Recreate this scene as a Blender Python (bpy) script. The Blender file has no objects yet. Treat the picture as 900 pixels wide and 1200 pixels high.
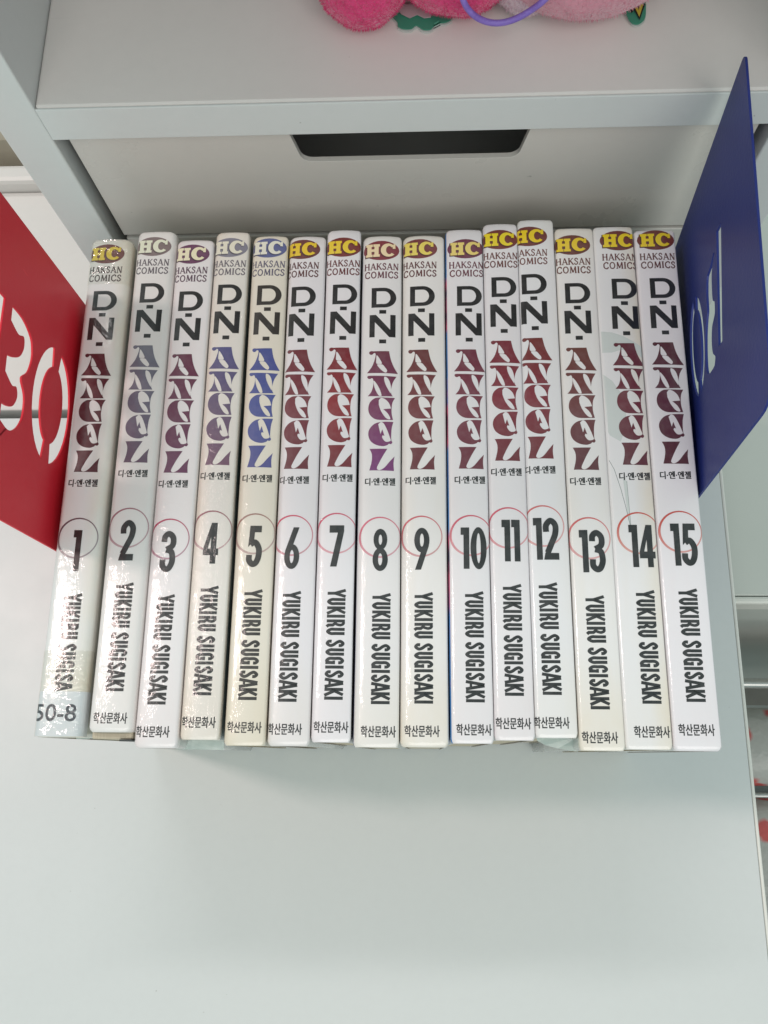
import bpy, bmesh, math, random
from mathutils import Vector, Matrix, noise
random.seed(7)
SC = bpy.context.scene
COL = SC.collection
# ------------------------------------------------------------------ camera
FPX = 1004.903
HC_ = 0.415037                                  # height of the lens above the table top
_d = Vector((48, 285, FPX)).normalized()
_y = Vector((40, -3550, FPX)); _y = (_y - _d * _y.dot(_d)).normalized()
_x = _y.cross(-_d)
cam = bpy.data.cameras.new('camera'); camo = bpy.data.objects.new('camera', cam); COL.objects.link(camo)
right = Vector((_x[0], _y[0], -_d[0])); down = Vector((_x[1], _y[1], -_d[1])); fwd = Vector((_x[2], _y[2], -_d[2]))
camo.matrix_world = Matrix((( right[0], -down[0], -fwd[0], 0), (right[1], -down[1], -fwd[1], 0), (right[2], -down[2], -fwd[2], HC_), (0, 0, 0, 1)))
cam.sensor_fit = 'VERTICAL'; cam.sensor_height = 24; cam.lens = 24 * FPX / 1200.0
cam.clip_start = 0.01; cam.clip_end = 50
SC.camera = camo

def _ray(u, v): return Vector((u - 450.0, v - 600.0, FPX))
def atz(u, v, z):
    r = _ray(u, v); t = (HC_ - z) / r.dot(_d); return Vector((t * r.dot(_x), t * r.dot(_y), z))
def aty(u, v, y):
    r = _ray(u, v); t = y / r.dot(_y); return Vector((t * r.dot(_x), y, HC_ - t * r.dot(_d)))
def atx(u, v, x):
    r = _ray(u, v); t = x / r.dot(_x); return Vector((x, t * r.dot(_y), HC_ - t * r.dot(_d)))

# ------------------------------------------------------------------ light
W = bpy.data.worlds.new('World'); SC.world = W; W.use_nodes = True
bg = W.node_tree.nodes['Background']; bg.inputs[0].default_value = (0.76, 1.0, 0.985, 1); bg.inputs[1].default_value = 0.46
def area(name, loc, target, sx, sy, power, color):
    l = bpy.data.lights.new(name, 'AREA'); l.shape = 'RECTANGLE'; l.size = sx; l.size_y = sy; l.energy = power; l.color = color
    o = bpy.data.objects.new(name, l); COL.objects.link(o); o.location = loc
    o.rotation_euler = (Vector(target) - Vector(loc)).to_track_quat('-Z', 'Y').to_euler()
    return o
area('ceiling_lamp_left', (-1.06, 0.30, 1.72), (0, 0.06, 0.1), 0.15, 0.30, 10.0, (1.0, 0.80, 0.76))
area('ceiling_tube_rear', (-0.22, 1.13, 1.70), (0, -0.02, 0), 0.9, 0.10, 8.0, (1.0, 0.96, 0.95))
area('front_fill', (0.3, -1.6, 1.9), (0, 0.2, 0.1), 2.4, 1.6, 28, (1.0, 0.94, 0.90))  # broad soft fill, added to brighten the shelf and drawers; not a known lamp
SC.view_settings.view_transform = 'Standard'; SC.view_settings.look = 'None'
SC.view_settings.exposure = 0.0; SC.view_settings.gamma = 1.0; SC.view_settings.use_curve_mapping = False
SC.render.engine = 'CYCLES'
SC.cycles.use_denoising = True
SC.cycles.max_bounces = 8

# ------------------------------------------------------------------ helpers
def srgb(r, g, b):
    f = lambda c: (c / 255 / 12.92) if c / 255 <= 0.04045 else ((c / 255 + 0.055) / 1.055) ** 2.4
    return (f(r), f(g), f(b), 1)
def empty(name, loc=(0, 0, 0), rz=0):
    o = bpy.data.objects.new(name, None); COL.objects.link(o); o.location = loc; o.rotation_euler = (0, 0, rz); o.empty_display_size = 0.01
    return o
def tag(o, label=None, cat=None, group=None, kind=None):
    if label: o['label'] = label
    if cat: o['category'] = cat
    if group: o['group'] = group
    if kind: o['kind'] = kind
    return o
def link(name, me, mats=(), parent=None, smooth=False):
    o = bpy.data.objects.new(name, me); COL.objects.link(o)
    for m in (mats if isinstance(mats, (list, tuple)) else [mats]): me.materials.append(m)
    if parent: o.parent = parent
    if smooth:
        for p in me.polygons: p.use_smooth = True
    return o
def from_bm(name, bm, mats, parent=None, smooth=False):
    me = bpy.data.meshes.new(name); bmesh.ops.recalc_face_normals(bm, faces=bm.faces); bm.to_mesh(me); bm.free()
    return link(name, me, mats, parent, smooth)
def box(bm, x0, x1, y0, y1, z0, z1, bev=0.0, seg=2):
    r = bmesh.ops.create_cube(bm, size=1)
    for v in r['verts']:
        v.co = Vector((x0 + (v.co.x + .5) * (x1 - x0), y0 + (v.co.y + .5) * (y1 - y0), z0 + (v.co.z + .5) * (z1 - z0)))
    if bev:
        es = list({e for v in r['verts'] for e in v.link_edges})
        bmesh.ops.bevel(bm, geom=es, offset=bev, segments=seg, profile=0.5, affect='EDGES')
def boxo(name, x0, x1, y0, y1, z0, z1, mat, parent=None, bev=0.0):
    bm = bmesh.new(); box(bm, x0, x1, y0, y1, z0, z1, bev); return from_bm(name, bm, mat, parent)

class NT:
    def __init__(s, name):
        s.m = bpy.data.materials.new(name); s.m.use_nodes = True; s.t = s.m.node_tree
        s.p = s.t.nodes['Principled BSDF']
    def n(s, typ, **kw):
        nd = s.t.nodes.new(typ)
        for k, v in kw.items():
            if isinstance(k, str) and hasattr(nd, k): setattr(nd, k, v)
        return nd
    def l(s, a, b): s.t.links.new(a, b)
    def noise(s, vec, scale, detail=3, rough=0.55, dist=0):
        n = s.n('ShaderNodeTexNoise'); n.inputs['Scale'].default_value = scale; n.inputs['Detail'].default_value = detail
        n.inputs['Roughness'].default_value = rough; n.inputs['Distortion'].default_value = dist
        if vec: s.l(vec, n.inputs['Vector'])
        return n.outputs['Fac']
    def mapr(s, v, a, b, c=0, d=1):
        n = s.n('ShaderNodeMapRange'); n.inputs[1].default_value = a; n.inputs[2].default_value = b; n.inputs[3].default_value = c; n.inputs[4].default_value = d
        s.l(v, n.inputs[0]); return n.outputs[0]
    def math(s, op, a, b=None):
        n = s.n('ShaderNodeMath'); n.operation = op
        for i, x in enumerate((a, b)):
            if x is None: continue
            if isinstance(x, (int, float)): n.inputs[i].default_value = x
            else: s.l(x, n.inputs[i])
        return n.outputs[0]
    def mix(s, f, a, b):
        n = s.n('ShaderNodeMix'); n.data_type = 'RGBA'
        for i, x in ((0, f), (6, a), (7, b)):
            if isinstance(x, (int, float)): n.inputs[i].default_value = x
            elif isinstance(x, tuple): n.inputs[i].default_value = x
            else: s.l(x, n.inputs[i])
        return n.outputs[2]
    def obj(s, scale=(1, 1, 1)):
        t = s.n('ShaderNodeTexCoord'); m = s.n('ShaderNodeMapping'); m.inputs['Scale'].default_value = scale
        s.l(t.outputs['Object'], m.inputs['Vector']); return m.outputs[0]
    def bump(s, h, strength, dist=0.001, target='Normal'):
        b = s.n('ShaderNodeBump'); b.inputs['Strength'].default_value = strength; b.inputs['Distance'].default_value = dist
        s.l(h, b.inputs['Height']); s.l(b.outputs[0], s.p.inputs[target]); return b
    def set(s, **kw):
        for k, v in kw.items(): s.p.inputs[k.replace('_', ' ')].default_value = v
        return s

def laminate(name, col, col2, rough=0.38, sc=6):
    m = NT(name); v = m.obj()
    f = m.mapr(m.noise(v, sc, 5, 0.6), 0.3, 0.7); g = m.mapr(m.noise(v, 260, 2, 0.5), 0.42, 0.75, 0, 0.25)
    c = m.mix(f, col, col2); c = m.mix(g, c, tuple(x * 0.93 for x in col[:3]) + (1,))
    sp = m.mapr(m.noise(v, 420, 1, 0.5), 0.80, 0.86, 0, 0.5); c = m.mix(sp, c, (0.25, 0.24, 0.22, 1))
    sc_ = m.mapr(m.noise(m.obj((1, 14, 14)), 40, 2, 0.5, 0.4), 0.76, 0.80, 0, 0.10); c = m.mix(sc_, c, (0.35, 0.35, 0.34, 1))
    m.l(c, m.p.inputs['Base Color']); m.set(Roughness=rough)
    m.l(m.mapr(m.noise(v, 40, 4), 0.3, 0.7, rough - 0.02, rough + 0.05), m.p.inputs['Roughness'])
    m.bump(m.noise(v, 900, 2), 0.05, 0.0004)
    return m.m
def plain(name, col, rough=0.5, bumpsc=0, bs=0.1, metal=0.0, var=0.12):
    m = NT(name); v = m.obj()
    f = m.mapr(m.noise(v, 35, 4), 0.3, 0.7)
    m.l(m.mix(f, col, tuple(c * (1 - var) for c in col[:3]) + (1,)), m.p.inputs['Base Color']); m.set(Roughness=rough, Metallic=metal)
    if bumpsc: m.bump(m.noise(v, bumpsc, 3), bs, 0.0005)
    return m.m

M_table = laminate('white_laminate', (0.645, 0.667, 0.662, 1), (0.62, 0.647, 0.642, 1), 0.36, 3)
M_band = laminate('edge_band', (0.80, 0.79, 0.74, 1), (0.74, 0.73, 0.68, 1), 0.4, 30)
M_cab = laminate('cabinet_laminate', (0.69, 0.705, 0.695, 1), (0.66, 0.68, 0.67, 1), 0.34, 5)
M_shelf = laminate('shelf_laminate', (0.78, 0.735, 0.71, 1), (0.75, 0.71, 0.685, 1), 0.42, 8)
M_drawer = laminate('drawer_lacquer', (0.66, 0.625, 0.585, 1), (0.63, 0.60, 0.56, 1), 0.28, 7)
M_dark = plain('dark_inside', (0.04, 0.05, 0.05, 1), 0.25)
M_counter = laminate('counter_laminate', (0.68, 0.655, 0.63, 1), (0.65, 0.625, 0.60, 1), 0.4, 6)
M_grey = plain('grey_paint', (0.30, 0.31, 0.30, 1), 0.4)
M_metal = plain('brushed_metal', (0.55, 0.55, 0.53, 1), 0.3, metal=0.8)
M_floor = plain('grey_floor_vinyl', (0.23, 0.22, 0.20, 1), 0.5, 60, 0.1)

# ------------------------------------------------------------------ setting
fl = boxo('floor', -4, 4, -4, 4, -0.80, -0.72, M_floor); tag(fl, kind='structure')

TBX0, TBX1, TBY0, TBY1 = -0.95, 0.1475, -0.60, 0.1698
tb = empty('table', (-0.4, -0.2, -0.72)); tag(tb, 'white laminate table top under the row of books with a pale edge band', 'table')
def child_box(name, root, x0, x1, y0, y1, z0, z1, mat, bev=0.0):
    o = boxo(name, x0, x1, y0, y1, z0, z1, mat, None, bev); o.parent = root
    o.matrix_parent_inverse = Matrix.Translation(-Vector(root.location)); return o
child_box('tabletop', tb, TBX0, TBX1, TBY0, TBY1, -0.022, 0.0, M_table, 0.0003)
child_box('edge_band', tb, TBX1 + 0.0003, TBX1 + 0.0019, TBY0, TBY1, -0.022, -0.0002, M_band, 0.0007)
child_box('edge_band', tb, TBX0, TBX1, TBY0 - 0.0018, TBY0 - 0.0003, -0.022, -0.0002, M_band, 0.0006)
for lx in (TBX0 + .04, TBX1 - .07):
    for ly in (TBY0 + .04, TBY1 - .06):
        child_box('leg', tb, lx, lx + .03, ly, ly + .03, -0.72, -0.0222, M_metal, 0.002)

# cabinet behind the books ------------------------------------------------
YC = 0.209
zt = aty(450, 117, YC).z; zb = aty(450, 155, YC).z; zd = aty(450, 272, YC + 0.0045).z
XLo = aty(60, 243, YC).x; XLi = aty(60, 161, YC).x
XRi = aty(892, 158, YC).x + 0.0030; XRo = XRi + (XLi - XLo)
DPT = 0.32; ZTOP = 0.322
cb = empty('cabinet', ((XLo + XRo) / 2, YC, -0.72)); tag(cb, 'white laminate shelf cabinet with a notched drawer behind the books', 'cabinet')
child_box('side_panel', cb, XLo, XLi, YC, YC + DPT, -0.72, ZTOP, M_cab, 0.0006)
child_box('side_panel', cb, XRi, XRo, YC, YC + DPT, -0.72, ZTOP, M_cab, 0.0006)
child_box('back_panel', cb, XLi + .0002, XRi - .0002, YC + DPT - 0.006, YC + DPT - 0.001, -0.70, ZTOP - 0.02, M_cab)
child_box('top_board', cb, XLo - .001, XRo + .001, YC + 0.0, YC + DPT, ZTOP + .0003, ZTOP + 0.016, M_cab, 0.0008)
child_box('shelf_board', cb, XLi + .0002, XRi - .0002, YC + 0.0006, YC + DPT - 0.007, zb, zt, M_shelf, 0.0009)
# front strip of the shelf board in the paler front finish
child_box('shelf_edging', cb, XLi + .0002, XRi - .0002, YC - 0.0004, YC + 0.0005, zb + .0002, zt - .0004, M_cab, 0.0003)
YD = YC + 0.0045
def drawer_front(z0, z1, notch):
    xl, xr = XLi + 0.0032, XRi - 0.0032
    pts = [(xl, z0), (xr, z0), (xr, z1)]
    if notch:
        a0, a1 = aty(619, 152, YD).x + .001, aty(340, 152, YD).x - .001
        zz = aty(480, 187, YD).z; r = 0.0045; sl = 0.0025
        def arc(cx, cz, r, s, e, n=7): return [(cx + r * math.cos(s + (e - s) * i / n), cz + r * math.sin(s + (e - s) * i / n)) for i in range(n + 1)]
        pts += arc(a0 + 0.002, z1 - 0.002, 0.002, math.pi / 2, math.pi * 1.1, 4)
        pts += arc(a0 - sl - r, zz + r, r, -0.1, -math.pi / 2)
        pts += arc(a1 + sl + r, zz + r, r, -math.pi / 2, -math.pi + 0.1)
        pts += arc(a1 - 0.002, z1 - 0.002, 0.002, -0.1, math.pi / 2, 4)
    pts.append((xl, z1))
    bm = bmesh.new(); f = bm.faces.new([bm.verts.new((x, YD, z)) for x, z in pts])
    r_ = bmesh.ops.extrude_face_region(bm, geom=[f])
    for g in r_['geom']:
        if isinstance(g, bmesh.types.BMVert): g.co.y += 0.0022
    bmesh.ops.triangulate(bm, faces=[q for q in bm.faces if len(q.verts) > 4])
    o = from_bm('drawer_front', bm, M_drawer); o.parent = cb; o.matrix_parent_inverse = Matrix.Translation(-Vector(cb.location))
    mod = o.modifiers.new('b', 'BEVEL'); mod.width = 0.0007; mod.segments = 3; mod.limit_method = 'ANGLE'; mod.angle_limit = 0.6
    return o
drawer_front(zd + 0.0012, zb - 0.0012, True)
drawer_front(zd - 0.062, zd - 0.0012, False)
drawer_front(-0.69, zd - 0.0645, False)
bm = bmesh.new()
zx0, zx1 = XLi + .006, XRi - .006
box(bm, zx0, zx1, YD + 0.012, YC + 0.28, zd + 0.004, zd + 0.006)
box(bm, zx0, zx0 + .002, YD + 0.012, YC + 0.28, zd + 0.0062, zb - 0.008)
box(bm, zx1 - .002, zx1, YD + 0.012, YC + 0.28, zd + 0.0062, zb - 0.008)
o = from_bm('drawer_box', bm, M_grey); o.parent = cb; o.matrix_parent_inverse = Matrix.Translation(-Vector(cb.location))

# neighbouring furniture ---------------------------------------------------
def counter_left():
    r = empty('low_counter', (-0.4, 0.25, -0.72)); tag(r, 'low white counter left of the cabinet behind the red bookend', 'counter')
    yb = atz(20, 226, -0.004).y
    child_box('countertop', r, -0.9, XLo - 0.0015, TBY1 + 0.0062, yb, -0.03, -0.0035, M_counter, 0.0009)
    child_box('rear_rail', r, -0.9, XLo - 0.0015, yb + 0.0005, yb + 0.012, -0.03, 0.006, M_counter, 0.003)
    child_box('base', r, -0.89, XLo - 0.003, TBY1 + 0.01, yb + 0.3, -0.72, -0.0305, M_counter)
    return yb
YB = counter_left()
bx = empty('storage_bin', (-0.28, YB + 0.09, -0.0302)); tag(bx, 'beige plastic bin at the left edge behind the low counter', 'storage bin')
M_bin = plain('cream_plastic', (0.50, 0.45, 0.36, 1), 0.35); M_binl = plain('white_plastic_lid', (0.66, 0.63, 0.60, 1), 0.3)
child_box('bin_body', bx, -0.36, -0.205, YB + 0.03, YB + 0.16, -0.0302, 0.012, M_bin, 0.008)
child_box('lid', bx, -0.365, -0.20, YB + 0.045, YB + 0.17, 0.0122, 0.02, M_binl, 0.003)

rc = empty('side_cabinet', (0.4, 0.4, -0.72)); tag(rc, 'lower white cabinet to the right of the table edge with scuffed top', 'cabinet')
ZR = -0.05; YRF = atz(880, 707, ZR).y
m = NT('scuffed_white'); v = m.obj()
c = m.mix(m.mapr(m.noise(v, 9, 4), .3, .7), (0.60, 0.62, 0.58, 1), (0.56, 0.585, 0.545, 1))
c = m.mix(m.mapr(m.noise(m.obj((1, 0.35, 1)), 55, 3, 0.7), 0.70, 0.76), c, (0.30, 0.33, 0.30, 1))
m.l(c, m.p.inputs['Base Color']); m.set(Roughness=0.42); m.bump(m.noise(v, 500, 2), 0.05, 0.0004); M_side = m.m
child_box('cabinet_top', rc, 0.150, 0.75, YRF + 0.004, 0.60, ZR - 0.018, ZR, M_side, 0.0008)
child_box('front_lip', rc, 0.150, 0.75, YRF - 0.0005, YRF + 0.0036, ZR - 0.018, ZR + 0.0012, M_band, 0.0014)
child_box('body', rc, 0.152, 0.745, YRF + 0.012, 0.59, -0.72, ZR - 0.0183, M_side)
child_box('upper_rail', rc, 0.152, 0.745, YRF + 0.003, YRF + 0.0115, ZR - 0.075, ZR - 0.020, M_side, 0.001)
# storage rack with metal rim and wrapped goods below, right of the table
rk = empty('wire_rack', (0.34, 0.0, -0.72)); tag(rk, 'metal rimmed rack standing low beyond the right edge of the table', 'rack')
def tube(name, pts, r, mat, parent=None, res=8, closed=False):
    cu = bpy.data.curves.new(name, 'CURVE'); cu.dimensions = '3D'; cu.bevel_depth = r; cu.bevel_resolution = 3; cu.resolution_u = res
    s = cu.splines.new('NURBS' if len(pts) > 2 else 'POLY'); s.points.add(len(pts) - 1)
    for p, q in zip(s.points, pts): p.co = (*q, 1)
    if len(pts) > 2: s.order_u = 4; s.use_endpoint_u = True; s.use_cyclic_u = closed
    o = bpy.data.objects.new(name, cu); COL.objects.link(o)
    dg = bpy.context.evaluated_depsgraph_get(); me = bpy.data.meshes.new_from_object(o.evaluated_get(dg)); bpy.data.objects.remove(o)
    me.materials.clear(); me.name = name
    o = link(name, me, mat, None, True)
    if parent: o.parent = parent; o.matrix_parent_inverse = Matrix.Translation(-Vector(parent.location))
    return o
ry = atz(884, 801, -0.16); ry2 = atz(890, 932, -0.16)
for yy in (ry.y, ry2.y, ry2.y - 0.12):
    tube('rim_bar', [(0.165, yy, -0.16), (0.62, yy, -0.16)], 0.0032 if yy != ry2.y else 0.0016, M_metal, rk)
for xx in (0.168, 0.615):
    for yy in (ry.y - .004, ry2.y - 0.116): tube('upright', [(xx, yy, -0.72), (xx, yy, -0.163)], 0.003, M_metal, rk)
bmx = bmesh.new(); box(bmx, 0.17, 0.61, ry2.y - 0.115, ry.y - 0.006, -0.30, -0.296)
o = from_bm('rack_shelf', bmx, M_metal); o.parent = rk; o.matrix_parent_inverse = Matrix.Translation(-Vector(rk.location))
# wrapped parcel with red blots in the rack
m = NT('red_spotted_wrap'); v = m.obj()
vo = m.n('ShaderNodeTexVoronoi'); vo.inputs['Scale'].default_value = 42; m.l(v, vo.inputs['Vector'])
spot = m.mapr(m.math('ADD', vo.outputs['Distance'], m.math('MULTIPLY', m.noise(v, 90, 2), 0.25)), 0.40, 0.50, .85, 0)
m.l(m.mix(spot, (0.50, 0.50, 0.47, 1), (0.62, 0.04, 0.04, 1)), m.p.inputs['Base Color']); m.set(Roughness=0.3)
m.bump(m.noise(v, 60, 3), 0.5, 0.004)
pc = bmesh.new(); box(pc, 0.185, 0.55, ry2.y + 0.004, ry.y - 0.012, -0.2955, -0.20, 0.02, 3)
p1 = from_bm('wrapped_parcel', pc, m.m, None, True); tag(p1, 'white parcel with red spots lying nearest in the rack', 'parcel')
pc = bmesh.new(); box(pc, 0.185, 0.55, ry2.y - 0.105, ry2.y - 0.004, -0.2955, -0.215, 0.02, 3)
p2 = from_bm('wrapped_parcel', pc, m.m, None, True); tag(p2, 'second red spotted parcel lying lower in the photo behind a dark wire', 'parcel')

# ------------------------------------------------------------------ glyph engine (flat shapes in millimetres, x right, y up)
def crom(pts, n=6, closed=False):
    out = []; N = len(pts)
    rng = range(N) if closed else range(N - 1)
    for i in rng:
        if closed: p0, p1, p2, p3 = pts[i - 1], pts[i], pts[(i + 1) % N], pts[(i + 2) % N]
        else: p0, p1, p2, p3 = pts[max(i - 1, 0)], pts[i], pts[i + 1], pts[min(i + 2, N - 1)]
        for k in range(n):
            t = k / n
            out.append(tuple(0.5 * (2 * b + (c - a) * t + (2 * a - 5 * b + 4 * c - d) * t * t + (3 * b - a - 3 * c + d) * t ** 3) for a, b, c, d in zip(p0, p1, p2, p3)))
    if not closed: out.append(tuple(pts[-1]))
    return out
def ribbon(pts, w, closed=False):
    """outline polygons (quads) of a stroke; w number or list"""
    n = len(pts); L = []; R = []
    for i, p in enumerate(pts):
        a = pts[i - 1] if (i > 0 or closed) else p
        b = pts[(i + 1) % n] if (i < n - 1 or closed) else p
        d1 = Vector((p[0] - a[0], p[1] - a[1])); d2 = Vector((b[0] - p[0], b[1] - p[1]))
        if d1.length < 1e-9: d1 = d2
        if d2.length < 1e-9: d2 = d1
        d1.normalize(); d2.normalize(); n1 = Vector((-d1.y, d1.x)); n2 = Vector((-d2.y, d2.x))
        mm = (n1 + n2); mm = mm.normalized() if mm.length > 1e-6 else n1
        k = 1 / max(0.45, mm.dot(n1)); ww = (w[i] if isinstance(w, list) else w) / 2 * k
        L.append((p[0] + mm.x * ww, p[1] + mm.y * ww)); R.append((p[0] - mm.x * ww, p[1] - mm.y * ww))
    if closed:
        return [('q', [L[i], L[(i + 1) % n], R[(i + 1) % n], R[i]]) for i in range(n)]
    return [('q', [L[i], L[i + 1], R[i + 1], R[i]]) for i in range(n - 1)]
def ell(cx, cy, rx, ry, a0=0, a1=360, n=28):
    return [(cx + rx * math.cos(math.radians(a0 + (a1 - a0) * i / n)), cy + ry * math.sin(math.radians(a0 + (a1 - a0) * i / n))) for i in range(n + (0 if abs(a1 - a0) == 360 else 1))]
def fill(contours):
    bm = bmesh.new(); es = []
    for c in contours:
        vs = [bm.verts.new((x, y, 0)) for x, y in c]
        es += [bm.edges.new((vs[i], vs[(i + 1) % len(vs)])) for i in range(len(vs))]
    bmesh.ops.triangle_fill(bm, use_beauty=True, use_dissolve=False, edges=es)
    tr = [('q', [(v.co.x, v.co.y) for v in f.verts]) for f in bm.faces]
    bm.free(); return tr
def seg(*p): return list(p)

# --- condensed bold sans for the author line, cap height 1, stroke .17
def sans(ch):
    w = 0.172; W_ = 0.41; l, r, t, b = w / 2, W_ - w / 2, 1 - w / 2, w / 2
    R = []
    if ch == 'Y': R += ribbon([(0.02, 1), (W_ / 2, .42), (W_ / 2, 0)], w); R += ribbon([(W_ - .02, 1), (W_ / 2, .42)], w)
    elif ch == 'U': R += ribbon(crom([(l, 1), (l, .5), (l, .25), (W_ * .5, b * .8), (r, .25), (r, .5), (r, 1)], 5), w)
    elif ch == 'K': R += ribbon([(l, 0), (l, 1)], w); R += ribbon([(l, .36), (W_ - .03, 1)], w * .95); R += ribbon([(l + .08, .54), (W_, 0)], w)
    elif ch == 'I': R += ribbon([(l, 0), (l, 1)], w); return R, w + 0.10
    elif ch == 'R':
        R += ribbon([(l, 0), (l, 1)], w); R += ribbon(crom([(l, t), (r - .08, t), (r, .74), (r - .08, .5), (l, .5)], 5), w * .92)
        R += ribbon([(r - .12, .5), (r, .34), (r, .1), (W_, 0)], w)
    elif ch == 'S': R += ribbon(crom([(r, .70), (r - .01, .84), (W_ / 2, .93), (l, .78), (l + .06, .60), (r - .05, .42), (r, .24), (W_ / 2, .07), (l, .16), (l, .31)], 5), w)
    elif ch == 'G': R += ribbon(crom([(r, .70), (r - .01, .84), (W_ / 2, .93), (l, .78), (l, .5), (l, .22), (W_ / 2, .07), (r - .02, .2), (r, .45)], 5), w); R += ribbon([(W_ * .5, .46), (W_, .46)], w * .8); R += ribbon([(r + .02, .42), (r + .02, 0)], w * .7)
    elif ch == 'A': R += ribbon([(.0, 0), (W_ * .44, 1)], w); R += ribbon([(W_, 0), (W_ * .56, 1)], w); R += ribbon([(.1, .27), (W_ - .1, .27)], w * .75)
    elif ch == ' ': return [], 0.20
    return R, W_ + 0.075
# --- light serif capitals for the publisher line
def serif(ch):
    th, tn = 0.19, 0.11; R = []; W_ = .86
    def sf(x, y, h=.14): return ribbon([(x - h, y), (x + h, y)], .075)
    if ch == 'H':
        for x in (.16, .70): R += ribbon([(x, 0), (x, 1)], th); R += sf(x, .03); R += sf(x, .97)
        R += ribbon([(.16, .52), (.70, .52)], tn)
    elif ch == 'A': R += ribbon([(.10, 0), (.42, 1)], tn); R += ribbon([(.42, 1), (.78, 0)], th); R += ribbon([(.2, .34), (.64, .34)], tn * .9); R += sf(.10, .03); R += sf(.78, .03)
    elif ch == 'K': R += ribbon([(.16, 0), (.16, 1)], th); R += sf(.16, .03); R += sf(.16, .97); R += ribbon([(.16, .40), (.68, .97)], tn); R += ribbon([(.34, .58), (.78, .0)], th); R += sf(.68, .97, .11); R += sf(.78, .03, .1)
    elif ch == 'S': W_ = .62; R += ribbon(crom([(.50, .72), (.46, .9), (.28, .97), (.1, .80), (.2, .60), (.42, .44), (.50, .22), (.28, .03), (.1, .1), (.06, .28)], 4), th * .8)
    elif ch == 'N': R += ribbon([(.16, 0), (.16, 1)], tn); R += ribbon([(.14, 1), (.72, 0)], th); R += ribbon([(.72, 0), (.72, 1)], tn); R += sf(.16, .03); R += sf(.72, .97)
    elif ch == 'C': W_ = .78; R += ribbon(crom([(.66, .74), (.58, .92), (.40, .97), (.13, .75), (.10, .5), (.14, .22), (.40, .03), (.60, .1), (.68, .28)], 4), th * .85); R += ribbon([(.67, .70), (.67, .98)], .06)
    elif ch == 'O': W_ = .84; R += ribbon(ell(.40, .5, .32, .46, 0, 360, 18), th * .8, True)
    elif ch == 'M': W_ = 1.0; R += ribbon([(.14, 0), (.18, 1)], tn); R += ribbon([(.18, 1), (.48, .1)], th); R += ribbon([(.48, .1), (.80, 1)], tn); R += ribbon([(.80, 1), (.84, 0)], th); R += sf(.14, .03); R += sf(.84, .03)
    elif ch == 'I': W_ = .36; R += ribbon([(.16, 0), (.16, 1)], th); R += sf(.16, .03); R += sf(.16, .97)
    return R, W_ + .06
# --- heavy condensed figures, height 14.5, stroke ~2
def digit(c):
    Hh = 14.5; w = 2.0
    if c == '1': return fill([[(0, Hh), (2.9, Hh), (2.9, 0), (0.95, 0), (0.95, 11.9), (0, 11.9)]]), 3.3
    if c == '7': return fill([[(0, Hh), (5.0, Hh), (5.0, 12.3), (2.75, 0), (.55, 0), (2.9, 11.9), (0, 11.9)]]), 5.3
    if c == '4': return fill([[(2.5, Hh), (4.5, Hh), (4.5, 5.3), (5.3, 5.3), (5.3, 3.0), (4.5, 3.0), (4.5, 0), (2.6, 0), (2.6, 3.0), (0, 3.0), (0, 5.2)], [(2.6, 5.3), (2.6, 9.6), (1.55, 5.3)]]), 5.6
    if c == '0': return fill([ell(2.75, 7.25, 2.75, 7.4), ell(2.75, 7.25, .75, 5.3)]), 5.8
    if c == '8': return fill([ell(2.6, 10.9, 2.35, 3.75), ell(2.6, 10.8, .62, 1.8)]) + fill([ell(2.6, 3.9, 2.6, 4.05), ell(2.6, 3.9, .72, 2.1)]), 5.5
    if c == '6': return fill([ell(2.6, 4.2, 2.6, 4.35), ell(2.6, 4.2, .7, 2.3)]) + fill([[(2.9, Hh), (4.9, Hh), (2.35, 6.6), (.08, 4.6), (.25, 6.3)]]), 5.5
    if c == '9': return fill([ell(2.6, 10.3, 2.6, 4.35), ell(2.6, 10.3, .7, 2.3)]) + fill([[(2.3, 0), (.3, 0), (2.85, 7.9), (5.12, 9.9), (4.95, 8.2)]]), 5.5
    if c == '2':
        return ribbon(crom([(1.0, 9.6), (1.05, 11.9), (2.6, 13.5), (4.15, 11.9), (4.0, 8.8), (2.6, 5.4), (1.3, 2.4)], 6), w) + fill([[(0, 0), (5.1, 0), (5.1, 2.3), (1.9, 2.3), (2.4, 3.6), (.5, 2.4)]]), 5.4
    if c == '3':
        return ribbon(crom([(1.0, 10.6), (1.2, 12.5), (2.6, 13.5), (4.1, 12.0), (4.0, 9.3), (2.0, 7.9)], 6), w) + ribbon(crom([(1.9, 7.8), (3.8, 7.0), (4.3, 4.0), (3.5, 1.6), (2.3, 1.0), (1.05, 2.2), (1.0, 4.4)], 6), w), 5.5
    if c == '5':
        return fill([[(.5, 7.0), (.9, Hh), (4.9, Hh), (4.9, 12.2), (2.6, 12.2), (2.45, 9.2)]]) + ribbon(crom([(1.3, 7.9), (2.9, 8.6), (4.2, 6.5), (4.2, 3.6), (3.4, 1.5), (2.2, 1.0), (1.05, 2.3), (1.0, 4.2)], 6), w), 5.5
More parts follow.
